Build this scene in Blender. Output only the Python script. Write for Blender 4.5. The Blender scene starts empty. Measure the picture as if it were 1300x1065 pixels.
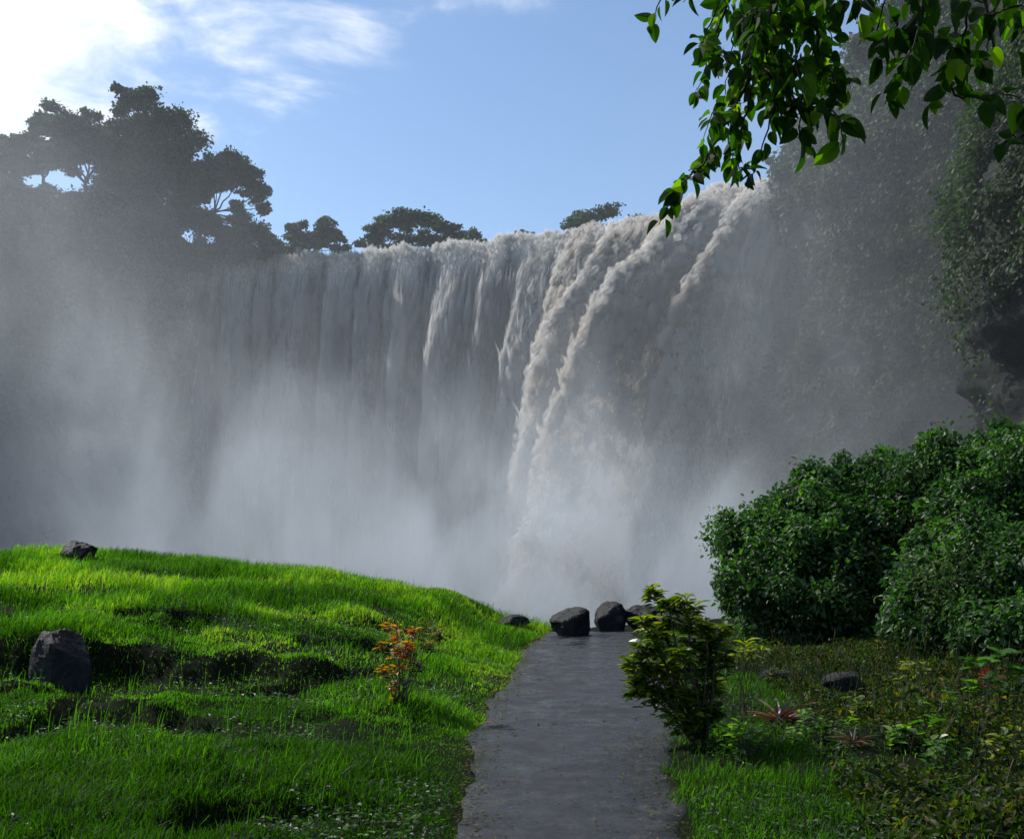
import bpy, math, random
import numpy as np
from mathutils import Vector
R = np.random.default_rng(7)
random.seed(7)
sc = bpy.context.scene
COL = sc.collection
F, CAMZ, CX, HY = 1276.0, 1.6, 650.0, 710.0      # focal length in photo pixels, eye height, centre column, horizon row

def at(px, py, Y):
    return np.array([(px - CX) / F * Y, Y, CAMZ + (HY - py) / F * Y])

# ------------------------------------------------------------------ noise
def _h(ix, iy, iz, s):
    n = (ix * 374761393 + iy * 668265263 + iz * 2147483647 + s * 144665) & 0xFFFFFFFF
    n = ((n ^ (n >> 13)) * 1274126177) & 0xFFFFFFFF
    n = ((n ^ (n >> 15)) * 2246822519) & 0xFFFFFFFF
    return ((n ^ (n >> 16)) & 0xFFFFFF) / 16777215.0
def vnoise(x, y, z=0.0, s=0):
    x, y, z = np.broadcast_arrays(np.asarray(x, float), np.asarray(y, float), np.asarray(z, float))
    ix, iy, iz = np.floor(x).astype(np.int64), np.floor(y).astype(np.int64), np.floor(z).astype(np.int64)
    fx, fy, fz = x - ix, y - iy, z - iz
    fx, fy, fz = [f * f * f * (f * (f * 6 - 15) + 10) for f in (fx, fy, fz)]
    def c(a, b, d): return _h(ix + a, iy + b, iz + d, s)
    x00 = c(0,0,0)*(1-fx)+c(1,0,0)*fx; x10 = c(0,1,0)*(1-fx)+c(1,1,0)*fx
    x01 = c(0,0,1)*(1-fx)+c(1,0,1)*fx; x11 = c(0,1,1)*(1-fx)+c(1,1,1)*fx
    return (x00*(1-fy)+x10*fy)*(1-fz) + (x01*(1-fy)+x11*fy)*fz
def fbm(x, y, z=0.0, o=4, s=0, g=0.5):
    a, t, n = 1.0, 0.0, 0.0
    for i in range(o):
        f = 2.03 ** i
        t = t + a * vnoise(x*f + 17.3*i, y*f - 9.1*i, np.asarray(z)*f + 3.7*i, s+i); n += a; a *= g
    return t / n            # 0..1
def sstep(a, b, x):
    t = np.clip((x - a) / (b - a), 0, 1); return t*t*(3-2*t)

# ------------------------------------------------------------------ mesh helpers
def tag(o, label=None, cat=None, group=None, kind=None):
    if label: o['label'] = label
    if cat: o['category'] = cat
    if group: o['group'] = group
    if kind: o['kind'] = kind
    return o
def mesh_obj(name, V, faces, mat, parent=None, smooth=False, attrs=None):
    """faces: (m,k) int array or list of such arrays"""
    V = np.asarray(V, np.float32)
    if isinstance(faces, np.ndarray): faces = [faces]
    me = bpy.data.meshes.new(name)
    me.vertices.add(len(V)); me.vertices.foreach_set('co', V.ravel())
    tot = np.concatenate([np.full(len(f), f.shape[1], np.int32) for f in faces])
    li = np.concatenate([f.ravel() for f in faces]).astype(np.int32)
    me.loops.add(len(li)); me.loops.foreach_set('vertex_index', li)
    me.polygons.add(len(tot))
    st = np.concatenate([[0], np.cumsum(tot)[:-1]]).astype(np.int32)
    me.polygons.foreach_set('loop_start', st)
    me.update(calc_edges=True)
    me.polygons.foreach_set('use_smooth', np.full(len(tot), smooth))
    for k, a in (attrs or {}).items():
        at_ = me.attributes.new(k, 'FLOAT', 'POINT'); at_.data.foreach_set('value', np.asarray(a, np.float32))
    me.materials.append(mat)
    me.validate(); me.update()
    o = bpy.data.objects.new(name, me); COL.objects.link(o)
    if parent is not None: o.parent = parent
    return o
def empty(name, loc=(0,0,0)):
    o = bpy.data.objects.new(name, None); COL.objects.link(o); o.location = loc
    o.empty_display_size = 0.2
    return o
class Acc:
    """collects geometry in world coordinates, emits it local to a parent's location"""
    def __init__(s): s.V, s.F, s.A, s.n = [], {}, [], 0
    def add(s, V, faces, rnd=None):
        V = np.asarray(V, float)
        for f in (faces if isinstance(faces, list) else [faces]):
            s.F.setdefault(f.shape[1], []).append(f + s.n)
        s.V.append(V); s.A.append(np.full(len(V), 0.5) if rnd is None else np.broadcast_to(rnd, (len(V),)))
        s.n += len(V); return s
    def build(s, name, mat, parent=None, smooth=False):
        V = np.concatenate(s.V)
        if parent is not None: V = V - np.array(parent.location)
        return mesh_obj(name, V, [np.concatenate(f) for f in s.F.values()], mat, parent, smooth, {'rnd': np.concatenate(s.A)})
def tube(acc, P, r, sides=7, rnd=0.5):
    P = np.asarray(P, float); n = len(P); r = np.broadcast_to(np.asarray(r, float), (n,))
    T = np.gradient(P, axis=0); T /= np.linalg.norm(T, axis=1)[:, None] + 1e-9
    up = np.array([0, 0, 1.0]) if abs(T[0][2]) < 0.9 else np.array([1.0, 0, 0])
    a = np.linspace(0, 2*np.pi, sides, endpoint=False); V = []
    for i in range(n):
        x = np.cross(up, T[i]); x /= np.linalg.norm(x) + 1e-9; y = np.cross(T[i], x); up = y if abs(np.dot(y, T[min(i+1, n-1)])) < .9 else up
        V.append(P[i] + r[i] * (np.cos(a)[:, None]*x + np.sin(a)[:, None]*y))
    V = np.concatenate(V); q = []
    for i in range(n-1):
        for j in range(sides):
            k = (j+1) % sides; q.append((i*sides+j, i*sides+k, (i+1)*sides+k, (i+1)*sides+j))
    acc.add(V, [np.array(q), np.array([list(range((n-1)*sides, n*sides))])], rnd)
def bez(a, b, sag=0.0, n=8, wob=0.0, rng=R):
    a, b = np.asarray(a, float), np.asarray(b, float); t = np.linspace(0, 1, n)[:, None]
    P = a + (b-a)*t; P[:, 2] += sag*4*(t*(1-t))[:, 0]
    if wob: P[1:-1] += rng.normal(0, wob, (n-2, 3))
    return P

# leaf templates: (verts, faces); +Y runs from stalk to tip, +Z is the upper face
def leaf_t(w, fold=0.12, curl=-0.12, n=4):
    ys = np.linspace(0, 1, n+1); V, q = [], []
    prof = np.sin(np.pi * ys ** 0.8) ** 0.8 if n > 1 else ys
    for y, p in zip(ys, prof):
        z = curl * y * y
        V += [(-w/2*p, y, z + fold*w*p), (0, y, z), (w/2*p, y, z + fold*w*p)]
    for i in range(n):
        a = i*3
        q += [(a, a+1, a+4, a+3), (a+1, a+2, a+5, a+4)]
    return np.array(V, float), np.array(q)
L_NEAR = leaf_t(0.58, 0.25, -0.18, 6)
L_BUSH = leaf_t(0.6, 0.2, -0.15, 3)
L_NARROW = leaf_t(0.24, 0.3, -0.3, 4)
L_STRAP = leaf_t(0.11, 0.4, -0.45, 6)
L_FAR = (np.array([(0,0,0), (.38,.5,.1), (0,1,-.05), (-.38,.5,.1)], float), np.array([(0,1,2,3)]))
def frames(d, nrm):
    """rotation matrices whose columns are side, along(d), normal"""
    d = d / (np.linalg.norm(d, axis=1)[:, None] + 1e-9)
    x = np.cross(d, nrm); x /= np.linalg.norm(x, axis=1)[:, None] + 1e-9
    z = np.cross(x, d)
    return np.stack([x, d, z], axis=2)
def scatter(acc, T, pos, d, nrm, size, rnd):
    V0, F0 = T; k = len(V0); n = len(pos)
    M = frames(d, nrm); size = np.broadcast_to(size, (n,))
    V = np.einsum('nij,kj->nki', M, V0) * size[:, None, None] + pos[:, None, :]
    Fc = (F0[None] + (np.arange(n) * k)[:, None, None]).reshape(-1, F0.shape[1])
    acc.add(V.reshape(-1, 3), Fc, np.repeat(rnd, k))
def rsph(n, rng=R):
    v = rng.normal(size=(n, 3)); return v / np.linalg.norm(v, axis=1)[:, None]
def clump_leaves(acc, c, rad, n, size, T=L_FAR, shell=0.55, droop=0.3, rng=R, base=0.5, spread=0.25, up=0.5):
    c = np.asarray(c, float); rad = np.broadcast_to(np.asarray(rad, float), (3,))
    v = rsph(n, rng); r = (shell + (1-shell)*rng.random(n)) * (0.85 + 0.3*rng.random(n)) * (1 + .22*np.abs(rng.normal(size=n)))
    pos = c + v * r[:, None] * rad
    d = v*0.7 + rng.normal(0, .55, (n, 3)); d[:, 2] -= droop
    nr = v*0.6 + rng.normal(0, .4, (n, 3)); nr[:, 2] += up
    scatter(acc, T, pos, d, nr, size * rng.uniform(.65, 1.3, n), np.clip(base + rng.normal(0, spread, n), 0, 1))

# ------------------------------------------------------------------ materials
def mat(name):
    m = bpy.data.materials.new(name); m.use_nodes = True
    nt = m.node_tree; nt.nodes.clear(); return m, nt, nt.nodes, nt.links
def ramp(N, stops):
    r = N.new('ShaderNodeValToRGB'); e = r.color_ramp.elements
    while len(e) < len(stops): e.new(0.5)
    for i, (p, c) in enumerate(stops): e[i].position = p; e[i].color = (*c, 1)
    return r
def noise_n(N, L, scale, detail=4, rough=.55, vec=None, dist=0):
    n = N.new('ShaderNodeTexNoise'); n.inputs['Scale'].default_value = scale; n.inputs['Detail'].default_value = detail
    n.inputs['Roughness'].default_value = rough; n.inputs['Distortion'].default_value = dist
    if vec is not None: L.new(vec, n.inputs['Vector'])
    return n
def leaf_mat(name, stops, trans=0.35, tcol=(.25, .45, .03), rough=.42, spec=.3, boost=4.0):
    m, nt, N, L = mat(name)
    a = N.new('ShaderNodeAttribute'); a.attribute_name = 'rnd'
    r = ramp(N, stops); L.new(a.outputs['Fac'], r.inputs['Fac'])
    p = N.new('ShaderNodeBsdfPrincipled'); L.new(r.outputs['Color'], p.inputs['Base Color'])
    p.inputs['Roughness'].default_value = rough; p.inputs['Specular IOR Level'].default_value = spec
    t = N.new('ShaderNodeBsdfTranslucent')
    mx = N.new('ShaderNodeMix'); mx.data_type = 'RGBA'; mx.blend_type = 'MULTIPLY'; mx.inputs['Factor'].default_value = 1
    br = N.new('ShaderNodeVectorMath'); br.operation = 'SCALE'; br.inputs['Scale'].default_value = boost
    L.new(r.outputs['Color'], br.inputs[0])
    L.new(br.outputs[0], mx.inputs['A']); mx.inputs['B'].default_value = (*tcol, 1)
    L.new(mx.outputs['Result'], t.inputs['Color'])
    s = N.new('ShaderNodeMixShader'); s.inputs[0].default_value = trans
    L.new(p.outputs[0], s.inputs[1]); L.new(t.outputs[0], s.inputs[2])
    o = N.new('ShaderNodeOutputMaterial'); L.new(s.outputs[0], o.inputs['Surface'])
    return m
def rough_mat(name, stops, scale=3, rough=(.5, .9), bump=.4, bscale=12, detail=8, spec=.2, bdist=0.05, scale3=(1,1,1)):
    m, nt, N, L = mat(name)
    tc = N.new('ShaderNodeTexCoord'); mp = N.new('ShaderNodeMapping'); mp.inputs['Scale'].default_value = scale3
    L.new(tc.outputs['Object'], mp.inputs['Vector']); v = mp.outputs[0]
    n1 = noise_n(N, L, scale, detail, .65, v); r = ramp(N, stops); L.new(n1.outputs['Fac'], r.inputs['Fac'])
    n2 = noise_n(N, L, bscale, 8, .7, v)
    p = N.new('ShaderNodeBsdfPrincipled'); L.new(r.outputs['Color'], p.inputs['Base Color'])
    mr = N.new('ShaderNodeMapRange'); mr.inputs['From Min'].default_value = .3; mr.inputs['From Max'].default_value = .7
    mr.inputs['To Min'].default_value, mr.inputs['To Max'].default_value = rough
    L.new(n2.outputs['Fac'], mr.inputs['Value']); L.new(mr.outputs[0], p.inputs['Roughness'])
    p.inputs['Specular IOR Level'].default_value = spec
    b = N.new('ShaderNodeBump'); b.inputs['Strength'].default_value = bump; b.inputs['Distance'].default_value = bdist
    L.new(n2.outputs['Fac'], b.inputs['Height']); L.new(b.outputs[0], p.inputs['Normal'])
    o = N.new('ShaderNodeOutputMaterial'); L.new(p.outputs[0], o.inputs['Surface'])
    return m
G = {}
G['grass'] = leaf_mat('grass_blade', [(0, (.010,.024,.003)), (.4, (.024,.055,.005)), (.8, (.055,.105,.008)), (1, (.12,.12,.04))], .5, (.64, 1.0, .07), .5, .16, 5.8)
G['tree'] = leaf_mat('far_foliage', [(0, (.012,.022,.008)), (1, (.04,.06,.02))], .2, (.5,.8,.2), .6, .3)
G['cliffveg'] = leaf_mat('cliff_foliage', [(0, (.005,.012,.006)), (.5, (.012,.026,.011)), (1, (.040,.062,.024))], .25, (.6,.9,.25), .6, .25)
G['bush'] = leaf_mat('bush_foliage', [(0, (.010,.026,.008)), (.6, (.030,.066,.020)), (1, (.08,.14,.035))], .32, (.55,.9,.15), .45, .28)
G['branch'] = leaf_mat('overhanging_foliage', [(0, (.006,.018,.002)), (.55, (.014,.038,.004)), (.8, (.05,.10,.006)), (1, (.10,.15,.01))], .5, (.7,1.0,.05), .6, .12)
G['croton'] = leaf_mat('croton_foliage', [(0, (.012,.03,.006)), (.5, (.045,.075,.008)), (1, (.19,.20,.018))], .35, (.8,.9,.12), .34, .5)
G['croton_red'] = leaf_mat('red_croton_foliage', [(0, (.03,.05,.008)), (.35, (.20,.17,.012)), (.6, (.32,.20,.012)), (.8, (.25,.05,.01)), (1, (.14,.01,.01))], .3, (1,.6,.12), .35, .6)
G['brom'] = leaf_mat('bromeliad_foliage', [(0, (.03,.05,.012)), (.5, (.05,.028,.018)), (1, (.11,.065,.05))], .2, (.8,.5,.3), .35, .6)
G['broad'] = leaf_mat('broad_foliage', [(0, (.012,.04,.008)), (.6, (.035,.09,.012)), (1, (.10,.17,.02))], .35, (.7,1.0,.12), .36, .5)
G['redleaf'] = leaf_mat('red_foliage', [(0, (.06,.012,.008)), (1, (.16,.02,.015))], .3, (1,.3,.2), .4)
G['dry'] = leaf_mat('dry_foliage', [(0, (.03,.035,.01)), (.6, (.06,.06,.02)), (1, (.13,.10,.05))], .3, (.8,.8,.3), .7, .08)
G['weed'] = leaf_mat('weed_foliage', [(0, (.008,.022,.004)), (.6, (.018,.045,.007)), (1, (.06,.11,.015))], .35, (.6,1,.1), .45, .3)
G['under'] = leaf_mat('undergrowth_foliage', [(0, (.006,.010,.003)), (.5, (.015,.026,.006)), (.85, (.038,.050,.010)), (1, (.09,.05,.022))], .35, (.7,.95,.1), .5, .15, 5)
G['vine'] = leaf_mat('vine_foliage', [(0, (.015,.035,.01)), (1, (.07,.11,.035))], .3, (.7,.9,.25), .5, .4)
G['bark'] = rough_mat('bark', [(0.3, (.02,.016,.012)), (.7, (.07,.055,.04))], 4, (.7,.95), .5, 25, bdist=.02)
G['rock'] = rough_mat('wet_rock', [(.3, (.006,.006,.007)), (.6, (.015,.015,.017)), (.75, (.035,.034,.034))], 3, (.35,.7), .8, 9, bdist=.06)
G['cliffrock'] = rough_mat('cliff_rock', [(.3, (.006,.008,.008)), (.55, (.012,.016,.014)), (.75, (.020,.023,.024))], .7, (.5,.85), .8, 2.2, bdist=.25, spec=.12)
G['soil'] = rough_mat('ground_soil', [(.35, (.004,.006,.002)), (.55, (.007,.010,.004)), (.75, (.016,.013,.007))], 1.6, (.8,1), .6, 14, bdist=.04, spec=.05)
G['pool'] = rough_mat('pool_water', [(.3, (.06,.07,.07)), (.7, (.35,.34,.32))], .15, (.2,.4), .5, .6, bdist=.3)

def path_mat():
    m, nt, N, L = mat('wet_path')
    tc = N.new('ShaderNodeTexCoord'); v = tc.outputs['Object']
    n1 = noise_n(N, L, 1.1, 8, .72, v); n2 = noise_n(N, L, 45, 8, .85, v); n3 = noise_n(N, L, 3.2, 12, .78, v)
    r = ramp(N, [(.38, (.003,.004,.008)), (.5, (.009,.011,.018)), (.57, (.018,.020,.025)), (.67, (.06,.05,.04))]); L.new(n3.outputs['Fac'], r.inputs['Fac'])
    g = ramp(N, [(.35, (.3,.3,.3)), (.52, (1,1,1)), (.63, (2.6,2.5,2.4))]); L.new(n2.outputs['Fac'], g.inputs['Fac'])
    mx = N.new('ShaderNodeMix'); mx.data_type = 'RGBA'; mx.blend_type = 'MULTIPLY'; mx.inputs['Factor'].default_value = 1
    L.new(r.outputs[0], mx.inputs['A']); L.new(g.outputs[0], mx.inputs['B'])
    p = N.new('ShaderNodeBsdfPrincipled'); L.new(mx.outputs['Result'], p.inputs['Base Color'])
    rr = N.new('ShaderNodeMapRange'); rr.inputs['From Min'].default_value = .42; rr.inputs['From Max'].default_value = .56
    p.inputs['Specular IOR Level'].default_value = .36; rr.inputs['To Min'].default_value = .12; rr.inputs['To Max'].default_value = .75
    L.new(n1.outputs['Fac'], rr.inputs['Value']); L.new(rr.outputs[0], p.inputs['Roughness'])
    b = N.new('ShaderNodeBump'); b.inputs['Strength'].default_value = .9; b.inputs['Distance'].default_value = .007
    L.new(n2.outputs['Fac'], b.inputs['Height']); L.new(b.outputs[0], p.inputs['Normal'])
    o = N.new('ShaderNodeOutputMaterial'); L.new(p.outputs[0], o.inputs['Surface']); return m
G['path'] = path_mat()

def fall_mat():
    m, nt, N, L = mat('falling_water')
    a = N.new('ShaderNodeAttribute'); a.attribute_name = 'foam'
    s = N.new('ShaderNodeAttribute'); s.attribute_name = 'silt'
    r = ramp(N, [(0, (.018,.028,.040)), (.3, (.055,.078,.105)), (.6, (.42,.46,.51)), (1, (.94,.94,.93))]); L.new(a.outputs['Fac'], r.inputs['Fac'])
    t = N.new('ShaderNodeMix'); t.data_type = 'RGBA'; t.blend_type = 'MULTIPLY'
    L.new(s.outputs['Fac'], t.inputs['Factor']); L.new(r.outputs[0], t.inputs['A']); t.inputs['B'].default_value = (.86, .74, .60, 1)
    p = N.new('ShaderNodeBsdfPrincipled'); L.new(t.outputs['Result'], p.inputs['Base Color'])
    p.inputs['Roughness'].default_value = .8; p.inputs['Specular IOR Level'].default_value = .15
    tc = N.new('ShaderNodeTexCoord'); mp = N.new('ShaderNodeMapping'); mp.inputs['Scale'].default_value = (1, 1, .4); L.new(tc.outputs['Object'], mp.inputs['Vector'])
    nb = noise_n(N, L, 1.6, 6, .75, mp.outputs[0]); b = N.new('ShaderNodeBump'); b.inputs['Strength'].default_value = .9; b.inputs['Distance'].default_value = .5
    L.new(nb.outputs['Fac'], b.inputs['Height']); L.new(b.outputs[0], p.inputs['Normal'])
    tr = N.new('ShaderNodeBsdfTranslucent'); L.new(t.outputs['Result'], tr.inputs['Color'])
    mx = N.new('ShaderNodeMixShader'); mx.inputs[0].default_value = .58
    L.new(p.outputs[0], mx.inputs[1]); L.new(tr.outputs[0], mx.inputs[2])
    al = N.new('ShaderNodeAttribute'); al.attribute_name = 'soft'; tp = N.new('ShaderNodeBsdfTransparent'); m2 = N.new('ShaderNodeMixShader')
    L.new(al.outputs['Fac'], m2.inputs[0]); L.new(mx.outputs[0], m2.inputs[1]); L.new(tp.outputs[0], m2.inputs[2])
    o = N.new('ShaderNodeOutputMaterial'); L.new(m2.outputs[0], o.inputs['Surface']); return m
G['fall'] = fall_mat()

# ------------------------------------------------------------------ camera, light, sky
cam = bpy.data.cameras.new('camera'); co = bpy.data.objects.new('camera', cam); COL.objects.link(co)
co.location = (0, 0, CAMZ); co.rotation_euler = (math.radians(90), 0, 0)
cam.sensor_width = 36; cam.lens = 36 * F / 1300; cam.shift_y = (HY - 532.5) / 1300; cam.clip_end = 3000; cam.clip_start = .05
sc.camera = co
AZ, EL = math.radians(-62), math.radians(47)
S = Vector((math.sin(AZ)*math.cos(EL), math.cos(AZ)*math.cos(EL), math.sin(EL)))
sun = bpy.data.lights.new('sun', 'SUN'); sun.energy = 5.0; sun.angle = math.radians(.5); sun.color = (1, .965, .91)
so = bpy.data.objects.new('sun', sun); COL.objects.link(so); so.rotation_euler = S.to_track_quat('Z', 'Y').to_euler(); so.location = (-60, 40, 60)
w = bpy.data.worlds.new('World'); sc.world = w; w.use_nodes = True
N, L = w.node_tree.nodes, w.node_tree.links; N.clear()
sky = N.new('ShaderNodeTexSky'); sky.sky_type = 'NISHITA'; sky.sun_disc = False
sky.sun_elevation = EL; sky.sun_rotation = AZ; sky.air_density = 1.0; sky.dust_density = .3; sky.ozone_density = 1.5
tc = N.new('ShaderNodeTexCoord'); sep = N.new('ShaderNodeSeparateXYZ'); L.new(tc.outputs['Generated'], sep.inputs[0])
def M(op, a, b=None, c=None, clamp=False, N=N, L=L):
    n = N.new('ShaderNodeMath'); n.operation = op; n.use_clamp = clamp
    for i, v in enumerate((a, b, c)):
        if v is None: continue
        if isinstance(v, (int, float)): n.inputs[i].default_value = v
        else: L.new(v, n.inputs[i])
    return n.outputs[0]
zz = M('MAXIMUM', sep.outputs['Z'], .06)
pp, qq = M('DIVIDE', sep.outputs['X'], zz), M('DIVIDE', sep.outputs['Y'], zz)
cmb = N.new('ShaderNodeCombineXYZ'); L.new(pp, cmb.inputs[0]); L.new(qq, cmb.inputs[1])
n1 = noise_n(N, L, 2.6, 7, .58, cmb.outputs[0], .4)
f = M('SUBTRACT', 1.42, M('ADD', qq, M('MULTIPLY', pp, .82)))          # signed distance to the cloud bank's edge
f = M('ADD', f, M('MULTIPLY', M('SUBTRACT', n1.outputs['Fac'], .47), 2.2))
mr = N.new('ShaderNodeMapRange'); mr.interpolation_type = 'SMOOTHERSTEP'; mr.inputs['From Min'].default_value = -.35; mr.inputs['From Max'].default_value = .42
L.new(f, mr.inputs['Value'])
r2 = M('ADD', M('POWER', M('ADD', pp, 1.0), 2.0), M('POWER', M('SUBTRACT', qq, 1.5), 2.0))   # the bank is a local one
mk = N.new('ShaderNodeMapRange'); mk.interpolation_type = 'SMOOTHSTEP'; mk.inputs['From Min'].default_value = 4.2; mk.inputs['From Max'].default_value = 1.0
L.new(M('SUBTRACT', r2, M('MULTIPLY', n1.outputs['Fac'], .8)), mk.inputs['Value'])
mix = N.new('ShaderNodeMix'); mix.data_type = 'RGBA'; L.new(M('MULTIPLY', mr.outputs[0], mk.outputs[0]), mix.inputs['Factor'])
tint = N.new('ShaderNodeMix'); tint.data_type = 'RGBA'; tint.blend_type = 'MULTIPLY'; tint.inputs['Factor'].default_value = 1
L.new(sky.outputs[0], tint.inputs['A']); tint.inputs['B'].default_value = (1.10, 1.14, 1.15, 1)
L.new(tint.outputs['Result'], mix.inputs['A']); mix.inputs['B'].default_value = (7.6, 7.9, 8.3, 1)
bg = N.new('ShaderNodeBackground'); bg.inputs['Strength'].default_value = .15
L.new(mix.outputs['Result'], bg.inputs['Color'])
wo = N.new('ShaderNodeOutputWorld'); L.new(bg.outputs[0], wo.inputs['Surface'])
sc.view_settings.view_transform = 'Standard'; sc.view_settings.look = 'None'; sc.view_settings.exposure = 0.0; sc.view_settings.gamma = 1
cy = sc.cycles
cy.use_denoising = True; cy.max_bounces = 8; cy.diffuse_bounces = 3; cy.glossy_bounces = 2; cy.transmission_bounces = 3; cy.transparent_max_bounces = 10
cy.volume_bounces = 1; cy.volume_step_rate = 1.0; cy.volume_max_steps = 256; cy.sample_clamp_indirect = 4; cy.use_adaptive_sampling = True; cy.adaptive_threshold = .02

# ------------------------------------------------------------------ ground and path
PLY = [3, 5.75, 7.7, 9.03, 12.0, 12.45, 17.3, 21.7, 24]; PLX = [-.35, -.34, -.37, -.41, -.26, -.08, .11, .68, 1.3]
PRY = [3, 5.75, 8.17, 9.7, 12, 17, 21.5, 24]; PRX = [1.0, 1.05, 1.24, 1.66, 1.95, 2.35, 2.6, 3.3]
def xl(Y): return np.interp(Y, PLY, PLX)
def xr(Y): return np.interp(Y, PRY, PRX)
def gh(X, Y):
    """ground height"""
    X, Y = np.asarray(X, float), np.asarray(Y, float)
    e = xl(Y) - X                                    # distance left of the path
    crest = np.interp(e, [0, .5, 1.2, 2.6, 5.0, 8.5, 14, 40], [.0, .22, .50, .92, 1.30, 1.62, 1.75, 1.9])
    rise = sstep(7, 20, Y)
    # a grassy bank: its steep hollow face runs across the mound
    yb = np.interp(X, [-14, -6, -4, -2.2, -1.0, 0], [10.2, 10.6, 11.3, 11.4, 12.6, 15])
    yq = Y - yb + 1.7*(fbm(X*.7, Y*.7, 0, 4, 5)-.5)
    bank = sstep(-.13, .16, yq) * sstep(1.0, 2.0, e)
    hollow = np.exp(-((yq+.55)/.6)**2) * sstep(1.0, 2.0, e)
    low = crest * (.18 + .20*sstep(6, 11, Y)); high = crest * (.62 + .38*sstep(11, 20, Y))
    zl = low*(1-bank) + high*bank - .24*hollow - .20*sstep(.52, .66, fbm(X*1.2, Y*1.2, 3, 3, 49))*sstep(.6, 1.5, e)*(1-sstep(13, 17, Y)) + .26*(fbm(X*.8, Y*.8, 0, 4, 1)-.5)*sstep(0, .8, e) + .16*(fbm(X*2.2, Y*2.2, 0, 3, 2)-.5)*sstep(0, .5, e)*(1 - .6*sstep(14, 19, Y))
    g = X - xr(Y)
    zr = .04*sstep(0, .3, g) + .25*sstep(2.0, 6, g)*sstep(8, 14, Y) + .5*sstep(5, 12, g) + .22*(fbm(X*.9, Y*.9, 0, 4, 3)-.5)*sstep(0, 1, g) + .08*(fbm(X*4, Y*4, 0, 3, 4)-.5)*sstep(0, .5, g)
    z = np.where(e > 0, zl, np.where(g > 0, zr, 0)) - .045*sstep(.0, .2, -np.maximum(e, g))
    far = np.interp(X, [-20, -6, 0, 3, 8, 30], [21.5, 21.0, 22.5, 25, 26, 26])
    drop = np.clip(Y - far, 0, None)
    z = z - drop**1.6*.10*np.where(X < 2, 1, .55)
    z = z + (fbm(X*.3, Y*.3, 0, 3, 9)-.5)*.6*sstep(0, 6, drop)
    return np.maximum(z, -19.5)
def grid(xs, ys):
    X, Y = np.meshgrid(xs, ys); nx, ny = len(xs), len(ys)
    i = (np.arange(ny-1)[:, None]*nx + np.arange(nx-1)[None]).ravel()
    return X, Y, np.stack([i, i+1, i+nx+1, i+nx], 1)
xs = np.concatenate([np.linspace(-75, -16, 30), np.linspace(-15.8, 16, 420), np.linspace(16.5, 75, 30)])
ys = np.concatenate([np.linspace(-60, 1, 25), np.linspace(1.3, 26, 300), np.linspace(26.3, 60, 70)])
X, Y, Q = grid(xs, ys)
tag(mesh_obj('ground', np.stack([X, Y, gh(X, Y)], -1).reshape(-1, 3), Q, G['soil'], smooth=True), 'uneven grassy ground rising to a mound left of the path', 'ground', kind='structure')
ys = np.linspace(3, 23.6, 240); us = np.linspace(0, 1, 26)
U, Y = np.meshgrid(us, ys); wob = .13*(fbm(ys*2.2, 0, 0, 3, 21)-.5)*2; wob2 = .15*(fbm(ys*2.0, 5, 0, 3, 22)-.5)*2
X = (xl(ys)+wob)[:, None]*(1-U) + (xr(ys)+wob2)[:, None]*U
Z = .012 + .012*(fbm(X*1.5, Y*1.5, 0, 3, 23)-.5) + .03*U*(1-U) - np.where(Y > 22, (Y-22)**1.6*.12, 0)
_, _, Q = grid(us, ys)
Z[:, 0] = -.02; Z[:, -1] = -.02
tag(mesh_obj('path', np.stack([X, Y, Z], -1).reshape(-1, 3), Q, G['path'], smooth=True), 'wet dark grey paved path leading to the boulders at the overlook', 'path', kind='structure')
tag(mesh_obj('pool_water', [(-70,28,-19),(70,28,-19),(70,125,-19),(-70,125,-19)], np.array([(0,1,2,3)]), G['pool']), 'pool at the foot of the falls hidden by spray', 'water', kind='structure')

# ------------------------------------------------------------------ grass
def blades(acc, X, Y, h, wid, lean, rnd):
    n = len(X); B = np.stack([X, Y, gh(X, Y) - .01], 1)
    a = R.random(n)*2*np.pi; side = np.stack([np.cos(a), np.sin(a), np.zeros(n)], 1)
    l = R.random(n)*2*np.pi; ld = np.stack([np.cos(l), np.sin(l), np.zeros(n)], 1) * (lean*R.random(n)*h)[:, None]
    ld[:, 0] += .12*h
    V = np.zeros((n, 7, 3))
    for k, (t, ww) in enumerate([(0, 1), (.4, .9), (.75, .6)]):
        c = B + ld*t*t; c[:, 2] += h*(t - .25*lean*t*t)
        V[:, 2*k] = c - side*(wid*ww/2)[:, None]; V[:, 2*k+1] = c + side*(wid*ww/2)[:, None]
    c = B + ld; c[:, 2] += h*(1 - .35*lean); V[:, 6] = c
    o = (np.arange(n)*7)[:, None]
    q = np.concatenate([o + np.array([0,1,3,2]), o + np.array([2,3,5,4])]); t3 = o + np.array([4,5,6])
    acc.add(V.reshape(-1, 3), [q, t3], np.repeat(rnd, 7))
def sample(n, x0, x1, y0, y1, k=1.3):
    u = R.random(n); Y = (y0**(1-k) + u*(y1**(1-k) - y0**(1-k)))**(1/(1-k))
    return x0 + (x1-x0)*R.random(n), Y
acc = Acc()
X, Y = sample(900000, -13.5, 1.2, 4.3, 23, 1.5)
e = xl(Y) - X
vis = (X > -.62*Y - 1.0)
dens = fbm(X*1.3, Y*1.3, 0, 4, 31)
keep = (e > -.05 + .30*(fbm(X*3, Y*3, 0, 3, 32)-.5)) & vis & (R.random(len(X)) < sstep(.30, .55, dens)*.75 + .25)
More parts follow.
